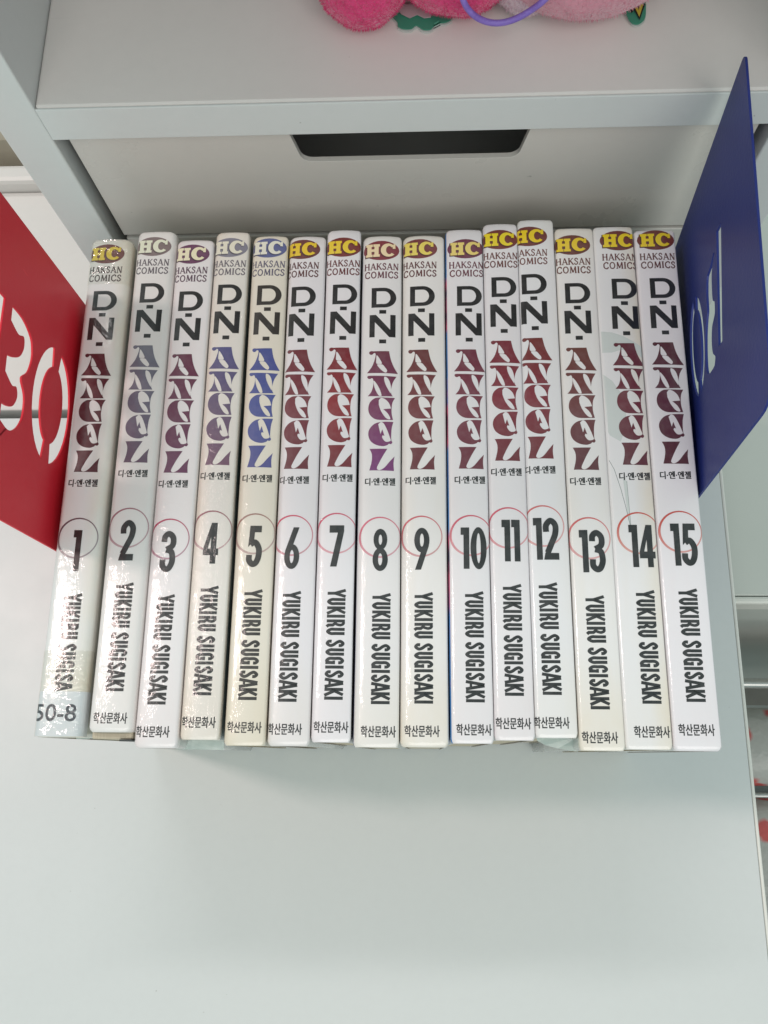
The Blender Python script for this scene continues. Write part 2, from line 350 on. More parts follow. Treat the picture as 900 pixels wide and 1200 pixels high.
# --- decorative capitals (traced outlines, normalised per letter)
ANG = {
 'A': [crom([(430, 140), (500, 140), (541, 140)], 3) + crom([(541, 140), (549, 200), (566, 252), (590, 297)], 4)[1:] + [(375, 292)] + crom([(375, 292), (412, 250), (436, 200), (446, 162), (436, 152), (424, 162), (410, 164), (401, 154), (404, 143), (416, 138), (430, 140)], 3)[1:-1],
       crom([(453, 168), (447, 195), (447, 228), (484, 229), (472, 195)], 3, True), crom([(450, 234), (486, 234), (505, 255), (517, 275), (511, 289), (498, 289), (472, 268)], 3, True)],
 'N': [[(392, 310), (588, 316)] + crom([(588, 316), (560, 350), (543, 390), (538, 420), (549, 443)], 3)[1:] + [(362, 441)] + crom([(362, 441), (390, 415), (408, 375), (411, 338), (402, 326), (390, 330), (376, 330), (367, 320), (372, 311), (392, 310)], 3)[1:-1],
       crom([(414, 342), (438, 368), (458, 405), (466, 440.5), (446, 440), (425, 408), (414, 375)], 3, True), crom([(497, 318), (520, 326), (535, 350), (541, 385), (536, 422), (530, 418), (506, 378), (494, 342)], 3, True)],
 'G': [[(562, 465)] + crom([(562, 465), (540, 498), (530, 545), (530, 580), (536, 611)], 3)[1:] + crom([(536, 611), (440, 612), (398, 603), (368, 578), (358, 540), (372, 497), (408, 470), (450, 464), (562, 465)], 4)[1:-1],
       crom([(440, 482), (460, 466), (490, 476), (516, 502), (527, 536)], 3) + [(470, 541)] + crom([(472, 543), (500, 568), (517, 600), (506, 608), (480, 595), (452, 555), (438, 512)], 3)],
 'E': [[(537, 632)] + crom([(537, 632), (522, 672), (514, 720), (512, 757), (518, 770), (508, 782), (492, 780)], 3)[1:] + crom([(484, 788), (450, 797), (400, 789), (360, 762), (346, 720), (358, 680), (400, 645), (460, 633), (537, 632)], 4)[:-1],
       crom([(424, 650), (445, 635), (466, 645), (488, 690), (504, 740), (508, 758), (490, 767), (465, 765), (446, 738), (452, 724)], 3) + [(464, 728), (452, 684), (436, 716)]],
 'L': [[(343, 812), (468, 812)] + crom([(468, 812), (430, 868), (402, 915), (384, 950), (392, 964), (410, 964), (440, 945), (476, 905), (514, 866)], 3)[1:] + crom([(514, 866), (503, 915), (502, 970)], 3)[1:] + [(330, 967)] + crom([(330, 967), (352, 900), (356, 850), (343, 812)], 3)[1:-1]],
}
ABOX = {'A': (-4.85, 6.4, 48.17, 57.17), 'N': (-4.69, 5.88, 57.95, 66.07), 'G': (-4.14, 5.4, 66.6, 75.27), 'E': (-4.0, 4.9, 75.9, 85.18), 'L': (-3.45, 5.4, 86.16, 94.34)}
ANGF = {}
for k, cs in ANG.items():
    cs = [[(x + 0.089 * y, y) for x, y in c] for c in cs]
    xs = [x for x, y in cs[0]]; ys = [y for x, y in cs[0]]; b_ = ABOX[k]
    cs = [[(b_[0] + (x - min(xs)) / (max(xs) - min(xs)) * (b_[1] - b_[0]), -(b_[2] + (y - min(ys)) / (max(ys) - min(ys)) * (b_[3] - b_[2]))) for x, y in c] for c in cs]
    ANGF[k] = fill(cs)

def font_tris(text, width, height, off=0.0, shear=0.0):
    """outline text through the built-in face, scaled to width x height (mm), centred"""
    cu = bpy.data.curves.new('t', 'FONT'); cu.body = text; cu.offset = off; cu.resolution_u = 4; cu.shear = shear
    o = bpy.data.objects.new('t', cu); COL.objects.link(o)
    dg = bpy.context.evaluated_depsgraph_get(); me = bpy.data.meshes.new_from_object(o.evaluated_get(dg)); bpy.data.objects.remove(o)
    xs = [v.co.x for v in me.vertices]; ys = [v.co.y for v in me.vertices]
    cx, cy = (min(xs) + max(xs)) / 2, (min(ys) + max(ys)) / 2; kx = width / (max(xs) - min(xs)); ky = height / (max(ys) - min(ys))
    tr = [('q', [((me.vertices[i].co.x - cx) * kx, (me.vertices[i].co.y - cy) * ky) for i in p.vertices]) for p in me.polygons]
    bpy.data.meshes.remove(me); return tr
def xf(tr, sx=1, sy=1, dx=0, dy=0, rot=0):
    out = []
    for k, p in tr:
        q = []
        for x, y in p:
            x, y = x * sx, y * sy
            if rot == -90: x, y = y, -x
            q.append((x + dx, y + dy))
        out.append((k, q))
    return out
def run(fn, text, h):
    x = 0; out = []
    for ch in text:
        r, a = fn(ch); out += xf(r, h, h, x * h, 0); x += a
    return out, x * h
def centre(tr, cx, cy, width=None):
    xs = [x for _, p in tr for x, y in p]; ys = [y for _, p in tr for x, y in p]
    k = width / (max(xs) - min(xs)) if width else 1
    return xf(tr, k, 1, cx - k * (min(xs) + max(xs)) / 2, cy - (min(ys) + max(ys)) / 2)

# flat print layout (s across, y = -t)
_h = font_tris('디·엔·엔젤', 10.5, 2.75, 0.010); HAN1 = _h + xf(_h, 1, 1, .13, 0) + xf(_h, 1, 1, 0, .10) if False else _h + [(k, [(x + .14, y + .05) for x, y in p]) for k, p in _h]
HAN2 = font_tris('학산문화사', 11.3, 3.6, 0.010)
L_OVAL = [('q', p) for k, p in fill([ell(-0.25, -6.4, 6.85, 4.15)])]
def slabH():
    return fill([[(0, 0), (2.5, 0), (2.5, 1), (2.05, 1.05), (2.05, 2.2), (3.15, 2.2), (3.15, 1.05), (2.7, 1), (2.7, 0), (5.2, 0), (5.2, 1), (4.75, 1.05), (4.75, 4.35), (5.2, 4.4), (5.2, 5.4), (2.7, 5.4), (2.7, 4.4), (3.15, 4.35), (3.15, 3.3), (2.05, 3.3), (2.05, 4.35), (2.5, 4.4), (2.5, 5.4), (0, 5.4), (0, 4.4), (.45, 4.35), (.45, 1.05), (0, 1)]])
def slabC():
    o = ell(2.9, 2.7, 2.95, 2.85, 38, 322, 20); i = ell(3.25, 2.7, 1.25, 1.75, 318, 42, 14)
    return fill([o + i]) + fill([[(4.55, 3.35), (5.6, 3.35), (5.6, 5.4), (4.9, 5.3), (4.55, 4.4)]])
HCs = xf(slabH(), 1.0, 1.0, -5.95, -9.15) + xf(slabC(), 0.98, 1.0, -0.35, -9.0)
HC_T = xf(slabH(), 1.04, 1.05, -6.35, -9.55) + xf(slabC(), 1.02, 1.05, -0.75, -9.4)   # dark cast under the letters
r1, _ = run(serif, 'HAKSAN', 2.75); r2, _ = run(serif, 'COMICS', 2.75)
L_HAK = centre(r1, -0.05, -13.3, 12.9) + centre(r2, 0.0, -16.8, 12.5)
Dd = fill([[(-3.6, -22.3), (1.2, -22.3)] + ell(1.2, -26.4, 4.4, 4.1, 90, -90, 16)[1:-1] + [(1.2, -30.5), (-3.6, -30.5)], [(-1.75, -23.75), (-1.75, -29.05), (1.1, -29.05)] + ell(1.1, -26.4, 2.35, 2.65, -90, 90, 12)[1:-1] + [(1.1, -23.75)]])
Nn = fill([[(-4.2, -33.5), (-1.9, -33.5), (3.45, -39.6), (3.45, -33.5), (5.4, -33.5), (5.4, -42.6), (3.1, -42.6), (-2.25, -36.5), (-2.25, -42.6), (-4.2, -42.6)]])
L_DN = Dd + Nn + fill([[(-.65, -31.55), (1.9, -31.55), (1.9, -33.05), (-.65, -33.05)]]) + fill([[(-.55, -43.6), (2.0, -43.6), (2.0, -45.15), (-.55, -45.15)]])
L_ANG = [q for k in 'ANGEL' for q in ANGF[k]]
L_HAN1 = xf(HAN1, 1, 1, .35, -98.4)
rr, ww = run(sans, 'YUKIRU SUGISAKI', 6.1)
def author(text):
    r_, w_ = run(sans, text, 6.1); r_ = xf(r_, 36.9 / ww, 1)
    return xf(r_, 1, 1, -1.65, -138.1, rot=-90)
L_AUT = author('YUKIRU SUGISAKI'); L_AUT1 = author('YUKIRU SUGISAK')
L_HAN2 = xf(HAN2, 1, 1, .80, -183.1) + xf(HAN2, 1, 1, .90, -183.06)
def ring():
    o = ell(.55, -118.4, 7.3, 7.3, 0, 360, 48); i = ell(.74, -118.34, 6.74, 6.76, 0, 360, 48)
    return [('q', [o[k], o[(k + 1) % 48], i[(k + 1) % 48], i[k]]) for k in range(48)]
def number(s):
    out = []; x = 0
    for c in s: r_, a = digit(c); out += xf(r_, 1, 1, x, 0); x += a
    x -= .4
    if s == '11': x -= 0
    k = 1.0 if len(s) == 1 else min(1.0, 10.0 / x) ; h = 1.0
    return xf(out, k, h, (0.75 if len(s) == 1 else 1.4) - k * x / 2, -130.1)

# ------------------------------------------------------------------ books
def prof(s, w, H, rl, rr, crown, eps=0.0):
    """point on the book's outside at arc position s (mm) measured across the spine"""
    hw = w / 2; aL, aR = -hw + rl, hw - rr
    if s < aL:
        a = min((aL - s) / rl, math.pi / 2); rest = max(0, (aL - s) - rl * math.pi / 2)
        x = aL - (rl + eps) * math.sin(a); z = H - rl + (rl + eps) * math.cos(a) - rest
    elif s > aR:
        a = min((s - aR) / rr, math.pi / 2); rest = max(0, (s - aR) - rr * math.pi / 2)
        x = aR + (rr + eps) * math.sin(a); z = H - rr + (rr + eps) * math.cos(a) - rest
    else: x, z = s, H + eps
    k = max(0.0, 1 - (x / hw) ** 2)
    return x, z + crown * k - crown
def print_mesh(name, tris, B, eps, mat, parent, colf=None, smin=None):
    w, H, L, rl, rr, crown = B['w'], B['H'], B['L'], B['rl'], B['rr'], B['crown']
    bm = bmesh.new()
    for j, (_, p) in enumerate(tris):
        q = []
        for x, y in p:
            t = -y; f = (t - 22.3) / (183.1 - 22.3)
            q.append(bm.verts.new((x + B['c0'] + (B['c1'] - B['c0']) * f, -(t + B['t0'] + (B['t1'] - B['t0']) * f), 0)))
        try: bm.faces.new(q)
        except ValueError: pass
    cuts = [-w / 2 + rl * k for k in (-.57, -.28, 0, .25, .5, .75, 1)] + [w / 2 - rr * k for k in (-.57, -.28, 0, .25, .5, .75, 1)] + [-w * .3, -w * .15, 0, w * .15, w * .3]
    xs = [v.co.x for v in bm.verts]
    for c in cuts:
        if min(xs) < c < max(xs): bmesh.ops.bisect_plane(bm, geom=bm.verts[:] + bm.edges[:] + bm.faces[:], plane_co=(c, 0, 0), plane_no=(1, 0, 0))
    layer = bm.loops.layers.float_color.new('ink') if colf else None
    if layer:
        for f in bm.faces:
            for l in f.loops: l[layer] = colf(l.vert.co.x - B['c0'], -l.vert.co.y)
    for v in bm.verts:
        x, z = prof(v.co.x, w, H, rl, rr, crown, eps)
        v.co = Vector((x / 1000, (L + v.co.y) / 1000, z / 1000))
    for f in bm.faces:
        f.normal_update()
        if f.normal.z < 0: f.normal_flip()
    me = bpy.data.meshes.new(name); bm.to_mesh(me); bm.free()
    return link(name, me, mat, parent)

def gloss(m, crinkle):
    """clear glossy laminate or wrap over print, wrinkled by the amount crinkle"""
    m.set(Roughness=0.42); m.p.inputs['Coat Weight'].default_value = 1.0; m.p.inputs['Coat Roughness'].default_value = 0.09
    m.p.inputs['Coat IOR'].default_value = 1.5
    v = m.obj((1, 0.55, 1)); a = m.noise(v, 420, 4, 0.6, 1.0); b = m.noise(m.obj((1, 0.3, 1)), 110, 2)
    h = m.math('ADD', m.math('MULTIPLY', a, 0.6 + 0.5 * crinkle), m.math('MULTIPLY', b, 1.2))
    m.bump(h, 1.0, 0.00008 + 0.00020 * crinkle, 'Coat Normal')
def cover_mat(i, base, tint, tl, tr_, te, crinkle, w, L):
    m = NT('spine_stock'); t = m.n('ShaderNodeTexCoord'); sp = m.n('ShaderNodeSeparateXYZ'); m.l(t.outputs['Object'], sp.inputs[0])
    hw = w / 2000; n1 = m.noise(m.obj((1, 1, 1)), 45, 4); n2 = m.noise(m.obj((1, .2, 1)), 160, 3)
    left = m.math('MULTIPLY', m.mapr(sp.outputs[0], -hw, -hw * 0.2, tl, 0), 1.0)
    rgt = m.mapr(sp.outputs[0], hw * 0.1, hw, 0, tr_)
    ends = m.math('ADD', m.mapr(sp.outputs[1], 0, .030, te, 0), m.mapr(sp.outputs[1], L / 1000 - .018, L / 1000, 0, te * .8))
    f = m.math('ADD', m.math('ADD', left, rgt), ends)
    f = m.math('ADD', m.math('MULTIPLY', f, m.mapr(n1, .3, .7, .45, 1.25)), m.mapr(n2, .5, .8, 0, .12))
    c = m.mix(f, base, tint)
    m.l(c, m.p.inputs['Base Color']); gloss(m, crinkle); return m.m
def ink_mat(name, col, crinkle, attr=False):
    m = NT(name); n = m.noise(m.obj(), 300, 3)
    if attr:
        a = m.n('ShaderNodeAttribute'); a.attribute_name = 'ink'; c = m.mix(m.mapr(n, .4, .8, 0, .10), a.outputs['Color'], (.5, .45, .45, 1))
    else: c = m.mix(m.mapr(n, .4, .8, 0, .07), col, (.45, .45, .45, 1))
    m.l(c, m.p.inputs['Base Color']); gloss(m, crinkle * .7); return m.m
def side_mat(cols):
    m = NT('cover_art'); n = m.noise(m.obj((1, 1, .8)), 28, 3, .6)
    r = m.n('ShaderNodeValToRGB'); r.color_ramp.interpolation = 'EASE'
    while len(r.color_ramp.elements) < len(cols): r.color_ramp.elements.new(.5)
    for e, (p, c) in zip(r.color_ramp.elements, cols): e.position = p; e.color = c
    m.l(n, r.inputs[0]); m.l(r.outputs[0], m.p.inputs['Base Color']); gloss(m, .2); return m.m
M_pages = NT('page_edges'); _n = M_pages.noise(M_pages.obj((1, .02, .02)), 4200, 1)
M_pages.l(M_pages.mix(_n, (.62, .56, .44, 1), (.42, .36, .26, 1)), M_pages.p.inputs['Base Color']); M_pages.set(Roughness=.9)
M_pages.bump(_n, .5, .0003); M_pages = M_pages.m
m = NT('clear_film'); tr0 = m.n('ShaderNodeBsdfTransparent'); tr0.inputs[0].default_value = (.90, .95, .93, 1); gl = m.n('ShaderNodeBsdfGlossy'); gl.inputs['Roughness'].default_value = .16
gl.inputs[0].default_value = (1, 1, 1, 1)
bp_ = m.n('ShaderNodeBump'); bp_.inputs['Strength'].default_value = .9; bp_.inputs['Distance'].default_value = .0003
m.l(m.noise(m.obj((1, .5, 1)), 260, 4, .6, .8), bp_.inputs['Height']); m.l(bp_.outputs[0], gl.inputs['Normal'])
df = m.n('ShaderNodeBsdfDiffuse'); df.inputs[0].default_value = (.60, .68, .65, 1)
mx = m.n('ShaderNodeMixShader'); mx.inputs[0].default_value = .10; m.l(tr0.outputs[0], mx.inputs[1]); m.l(gl.outputs[0], mx.inputs[2])
mx2 = m.n('ShaderNodeMixShader'); mx2.inputs[0].default_value = .55; m.l(mx.outputs[0], mx2.inputs[1]); m.l(df.outputs[0], mx2.inputs[2])
m.l(mx2.outputs[0], m.t.nodes['Material Output'].inputs[0]); M_film = m.m
# near invisible tape: as film but with hardly any body
m = NT('clear_tape'); tr0 = m.n('ShaderNodeBsdfTransparent'); tr0.inputs[0].default_value = (.985, .98, .955, 1); gl = m.n('ShaderNodeBsdfGlossy'); gl.inputs['Roughness'].default_value = .10
bp_ = m.n('ShaderNodeBump'); bp_.inputs['Strength'].default_value = 1; bp_.inputs['Distance'].default_value = .0022
m.l(m.noise(m.obj((.5, 1.6, 1)), 120, 3, .5, 1.2), bp_.inputs['Height']); m.l(bp_.outputs[0], gl.inputs['Normal'])
mx = m.n('ShaderNodeMixShader'); mx.inputs[0].default_value = .09; m.l(tr0.outputs[0], mx.inputs[1]); m.l(gl.outputs[0], mx.inputs[2])
m.l(mx.outputs[0], m.t.nodes['Material Output'].inputs[0]); M_tape = m.m

WHT = (.80, .785, .79, 1); LAV = (.79, .77, .80, 1); CRM = (.78, .74, .65, 1); BEI = (.74, .665, .53, 1); PNK = (.80, .76, .73, 1)
YEL = (.74, .63, .42, 1); TAN = (.72, .61, .49, 1); ROSE = (.76, .60, .58, 1)
MAR = srgb(112, 45, 55); BRN = srgb(108, 52, 52)
# number: xl, xr, near, far, (D s, t), (P s, t), title inks (top, middle, bottom), oval, letters, name ink, ring, base, tint, left, right, ends, crinkle
SPEC = {
 1: (-128.8, -112.7, 4.3, 191.1, 8.16, 22.9, 8.1, 184.6, (84, 26, 38), (80, 26, 38), (78, 30, 40), (110, 50, 48), (226, 200, 60), (70, 50, 50), ((100, 70, 80), (110, 90, 100)), (.78, .79, .785, 1), YEL, .05, .38, .2, .40),
 2: (-110.8, -95.5, 6.1, 194.2, 8.07, 22.99, 7.48, 183.58, (112, 114, 128), (100, 96, 116), (94, 72, 94), (128, 112, 112), (228, 230, 208), (100, 92, 100), ((160, 110, 120), (170, 120, 130)), (.77, .76, .745, 1), PNK, .3, .35, .4, .65),
 3: (-95.1, -80.5, 1.2, 190.1, 7.44, 22.55, 6.21, 183.7, (100, 42, 68), (98, 40, 72), (100, 48, 84), (104, 56, 90), (236, 228, 196), (92, 66, 84), ((180, 60, 95), (150, 90, 120)), WHT, ROSE, .25, .05, .15, .5),
 4: (-80.2, -66.9, 4.0, 193.0, 7.14, 22.81, 6.29, 183.48, (84, 84, 134), (98, 82, 112), (116, 82, 104), (130, 128, 142), (230, 226, 208), (110, 104, 112), ((150, 90, 100), (170, 120, 120)), (.77, .745, .70, 1), TAN, .5, .1, .25, 1.7),
 5: (-65.6, -51.9, 2.3, 191.0, 7.56, 21.37, 6.84, 182.94, (72, 82, 146), (74, 84, 150), (84, 84, 144), (92, 98, 146), (230, 228, 214), (100, 96, 116), ((160, 120, 110), (176, 140, 128)), CRM, BEI, .55, .35, .5, .55),
 6: (-51.4, -37.4, 2.3, 190.9, 6.31, 22.06, 5.88, 183.28, (110, 40, 50), (116, 40, 54), (104, 40, 50), (108, 52, 50), (236, 200, 40), (92, 50, 52), ((206, 84, 110), (190, 110, 130)), LAV, BEI, .10, .05, .25, .35),
 7: (-37.0, -24.0, 3.6, 193.1, 7.44, 23.61, 6.58, 184.71, (118, 36, 46), (140, 34, 44), (116, 38, 48), (120, 44, 42), (238, 206, 52), (104, 46, 48), ((206, 90, 116), (214, 120, 140)), (.80, .785, .81, 1), ROSE, .10, .0, .10, .22),
 8: (-23.4, -8.4, 2.2, 190.2, 8.44, 22.38, 8.37, 183.06, (108, 52, 68), (120, 50, 92), (122, 56, 118), (130, 48, 58), (240, 218, 176), (104, 52, 66), ((214, 110, 130), (206, 120, 140)), WHT, CRM, .08, .08, .5, .38),
 9: (-8.1, 7.7, 2.4, 190.4, 7.47, 22.13, 7.18, 182.98, (104, 54, 54), (116, 48, 54), (104, 44, 52), (122, 56, 58), (236, 214, 100), (98, 54, 56), ((206, 100, 110), (196, 120, 120)), (.82, .805, .795, 1), YEL, .14, .08, .28, .5),
 10: (8.1, 22.1, 3.7, 192.4, 8.69, 24.36, 7.69, 184.39, (108, 46, 64), (118, 48, 66), (108, 46, 60), (112, 52, 74), (236, 212, 120), (108, 58, 70), ((206, 90, 110), (214, 120, 130)), (.79, .78, .80, 1), ROSE, .12, .0, .1, .30),
 11: (22.3, 35.3, 4.8, 194.6, 7.32, 23.01, 6.12, 184.51, (118, 42, 54), (128, 40, 56), (110, 40, 50), (118, 52, 44), (238, 214, 40), (104, 56, 52), ((206, 90, 110), (214, 120, 130)), (.79, .78, .80, 1), ROSE, .05, .05, .15, .26),
 12: (35.4, 48.9, 5.7, 196.1, 5.38, 23.41, 5.25, 185.65, (112, 50, 46), (126, 38, 54), (112, 42, 50), (112, 50, 44), (238, 206, 30), (110, 62, 56), ((206, 110, 110), (214, 130, 130)), (.79, .795, .815, 1), CRM, .05, .25, .3, .20),
 13: (49.3, 63.6, 1.9, 192.1, 7.26, 23.47, 6.41, 186.11, (106, 60, 52), (110, 56, 58), (96, 50, 56), (108, 54, 42), (236, 204, 40), (104, 58, 50), ((206, 100, 100), (214, 130, 130)), (.81, .805, .80, 1), YEL, .12, .08, .35, .16),
 14: (63.6, 78.4, 2.4, 192.5, 10.15, 22.3, 8.61, 184.6, (98, 42, 54), (108, 40, 54), (96, 48, 56), (112, 50, 44), (238, 208, 20), (98, 50, 52), ((200, 84, 70), (214, 130, 110)), (.79, .79, .80, 1), YEL, .02, .45, .10, .14),
 15: (78.8, 93.8, 2.1, 191.1, 8.82, 20.87, 7.41, 182.47, (84, 36, 48), (90, 38, 56), (84, 42, 48), (112, 50, 44), (238, 208, 28), (92, 50, 52), ((196, 80, 70), (214, 130, 120)), LAV, ROSE, .02, .02, .03, .10),
}
SIDES = {10: [(.35, (.02, .10, .36, 1)), (.52, (.04, .20, .5, 1)), (.60, (.6, .10, .2, 1)), (.68, (.03, .03, .08, 1))], 8: [(.35, (.02, .02, .06, 1)), (.5, (.03, .04, .12, 1)), (.7, (.25, .25, .3, 1))],
         4: [(.35, (.3, .08, .05, 1)), (.55, (.45, .18, .1, 1)), (.7, (.5, .4, .3, 1))]}
DEFS = [(.4, (.60, .60, .58, 1)), (.55, (.5, .5, .5, 1)), (.7, (.25, .25, .28, 1))]
RSIDE = {1: [(.3, (.62, .62, .54, 1)), (.7, (.55, .58, .52, 1))], 2: [(.3, (.6, .62, .56, 1)), (.7, (.5, .53, .5, 1))], 4: [(.3, (.10, .16, .16, 1)), (.7, (.3, .34, .33, 1))], 5: [(.3, (.45, .36, .22, 1)), (.7, (.3, .26, .2, 1))],
         13: [(.3, (.6, .5, .3, 1)), (.7, (.5, .5, .5, 1))], 12: [(.3, (.5, .4, .2, 1)), (.7, (.5, .5, .5, 1))]}
LABELS = {
 1: 'worn white paperback numbered 1 with a taped call label 50-8, beside the red bookend',
 2: 'white paperback numbered 2 with a faded grey oval and grey violet lettering',
 3: 'white paperback numbered 3 with plum lettering between books 2 and 4',
 4: 'tan tinged paperback numbered 4 in crinkled clear wrap with blue violet lettering',
 5: 'yellowed cream paperback numbered 5 with blue decorative lettering',
 6: 'white paperback numbered 6 with yellow HC and maroon lettering beside the cream book',
 7: 'narrow white paperback numbered 7 with bright dark red lettering',
 8: 'white paperback numbered 8 with purple lettering and a yellowed foot',
 9: 'broad paperback numbered 9 with maroon lettering and yellowed edges',
 10: 'white paperback numbered 10 with a blue and pink cover side showing on its left',
 11: 'narrow white paperback numbered 11 with crimson lettering between books 10 and 12',
 12: 'white paperback numbered 12 standing furthest back, lettering shifted to the left edge',
 13: 'white paperback numbered 13 with brown lettering and a creamy foot',
 14: 'white paperback numbered 14 with pale green wing art on the spine',
 15: 'white paperback numbered 15 at the right end against the blue bookend',
}
def lin(c): return srgb(*c)
def mixc(a, b, t): t = max(0, min(1, t)); return tuple(x + (y - x) * t for x, y in zip(a, b))
INK = srgb(34, 34, 34)
BASEZ = 0.0016
def make_book(i):
    xl, xr, yn, yf, ds, dt, ps, pt, c1, c2, c3, oval, letters, nameink, rings, base, tint, tl, tr_, te, cr = SPEC[i]
    w = xr - xl; L = yf - yn; H = 130.0 - BASEZ * 1000
    rl, rr, crown = {1: (2.2, 2.6, .5), 2: (2.2, 2.4, .5), 3: (2.0, 1.2, .55), 4: (2.0, .9, .6), 5: (2.2, .9, .75), 6: (2.0, .8, .85), 7: (1.6, .7, .7), 8: (2.4, .8, .95), 9: (2.4, .9, .95), 10: (1.5, .7, .65), 11: (1.5, .65, .6), 12: (1.3, .65, .5)}.get(i, (1.2, .6, .40))
    rx = {1: (-.0, .4)}.get(i, (0, 0))
    B = dict(w=w, H=H, L=L, rl=rl, rr=rr, crown=crown, c0=ds - w / 2 - .95, c1=ps - w / 2 - .87, t0=dt - 22.3, t1=pt - 183.1)
    root = empty('comic_book', ((xl + xr) / 2000, yn / 1000, BASEZ)); tag(root, LABELS[i], 'book', 'numbered comic paperbacks in a row')
    # cover: spine and both boards as one folded sheet with thickness
    prf = []
    for z in (0.3, H * .35, H * .7, H - rl - 8, H - rl - 2): prf.append((-w / 2, z))
    for k in range(7): a = math.pi / 2 * (1 - k / 6); prf.append((-w / 2 + rl - rl * math.sin(a), H - rl + rl * math.cos(a)))
    for k in range(1, 8): prf.append((-w / 2 + rl + (w - rl - rr) * k / 8, H))
    for k in range(7): a = math.pi / 2 * k / 6; prf.append((w / 2 - rr + rr * math.sin(a), H - rr + rr * math.cos(a)))
    for z in (H - rr - 2, H - rr - 8, H * .7, H * .35, 0.3): prf.append((w / 2, z))
    prf = [(x, z + (crown * max(0, 1 - (2 * x / w) ** 2) - crown) * (1 if z > H * .6 else 0)) for x, z in prf]
    ys = [0, .25, .7, 1.6, 4, 12, 30, 60, 94, 130, 160, L - 12, L - 4, L - 1.6, L - .7, L - .25, L]
    rnd = random.Random(i * 13)
    def ring_(y, ins):
        out = []
        e = min(y, L - y); k = 0 if e > 1.6 else (1 - e / 1.6) ** 2
        g = 1.0 if i in (1, 2, 3, 6, 9, 15) else .55
        for x, z in prf:
            s = 1 - k * g * 1.0 / (w / 2) - ins / (w / 2)
            zz = z - k * g * .9 * (1 if z > H - 6 else 0) - ins * (1 if z > H * .8 else 0)
            wob = .10 * noise.noise(Vector((x * .15 + i * 9, y * .03, z * .02)))
            out.append((x * s + wob, zz))
        return out
    bm = bmesh.new(); O = []; I = []
    for y in ys:
        O.append([bm.verts.new((x / 1000, y / 1000, z / 1000)) for x, z in ring_(y, 0)])
        I.append([bm.verts.new((x / 1000, y / 1000, z / 1000)) for x, z in ring_(y, .38)])
    n = len(prf); nL = 5; nR = n - 5
    for a in range(len(ys) - 1):
        for b in range(n - 1):
            f = bm.faces.new((O[a][b], O[a][b + 1], O[a + 1][b + 1], O[a + 1][b])); f.smooth = True
            f.material_index = 1 if b < nL - 1 + {10: 4, 8: 3}.get(i, 0) else (2 if b >= nR else 0)
            f = bm.faces.new((I[a][b], I[a + 1][b], I[a + 1][b + 1], I[a][b + 1])); f.material_index = 0
        for b in (0, n - 1): bm.faces.new((O[a][b], I[a][b], I[a + 1][b], O[a + 1][b]))
    for a in (0, len(ys) - 1):
        for b in range(n - 1): bm.faces.new((O[a][b], O[a][b + 1], I[a][b + 1], I[a][b]))
    mats = [cover_mat(i, base, tint, tl, tr_, te, cr, w, L), side_mat(SIDES.get(i, DEFS)), side_mat(RSIDE.get(i, DEFS))]
    from_bm('cover', bm, mats, root)
    # page block
    ext = {2: 2.6}.get(i, 0)
    bm = bmesh.new(); box(bm, (-w / 2 + .9) / 1000, (w / 2 - .9) / 1000, (.5 - ext) / 1000, (L - .6) / 1000, 0.0, (H - (1.6 if not ext else 3.0)) / 1000, .0004, 1)
    from_bm('page_block', bm, M_pages, root)
    # print
    e = .06
    black = ink_mat('black_ink', srgb(30, 31, 32) if i not in (5,) else srgb(48, 44, 40), cr)
    print_mesh('logo_oval', L_OVAL, B, e, ink_mat('oval_ink', lin(oval), cr), root)
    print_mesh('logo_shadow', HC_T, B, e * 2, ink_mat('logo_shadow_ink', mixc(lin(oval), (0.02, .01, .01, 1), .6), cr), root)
    print_mesh('logo_letters', HCs, B, e * 3, ink_mat('logo_letter_ink', lin(letters), cr), root)
    print_mesh('imprint_lettering', L_HAK, B, e, ink_mat('imprint_ink', lin(nameink), cr), root)
    print_mesh('initials_lettering', L_DN, B, e, black, root)
    k1, k2, k3 = lin(c1), lin(c2), lin(c3)
    def cf(x, t): return mixc(k1, k2, (t - 48) / 24) if t < 72 else mixc(k2, k3, (t - 72) / 22)
    print_mesh('title_lettering', L_ANG, B, e, ink_mat('title_ink', INK, cr, True), root, cf)
    print_mesh('hangul_title', L_HAN1, B, e, black, root)
    ra, rb = lin(rings[0]), lin(rings[1])
    def rf(x, t): return mixc(ra, mixc(rb, (.75, .70, .70, 1), .35), max(0, (t - 116) / 9) * .8 + max(0, (x - 2) / 12))
    print_mesh('number_ring', ring(), B, e, ink_mat('ring_ink', INK, cr, True), root, rf)
    print_mesh('volume_number', number(str(i)), B, e * 2, black, root)
    print_mesh('author_lettering', L_AUT if i != 1 else L_AUT1, B, e, black, root)
    if i != 1: print_mesh('hangul_imprint', L_HAN2, B, e, black, root)
    return root, B
BK = {}
for i in range(1, 16): BK[i] = make_book(i)

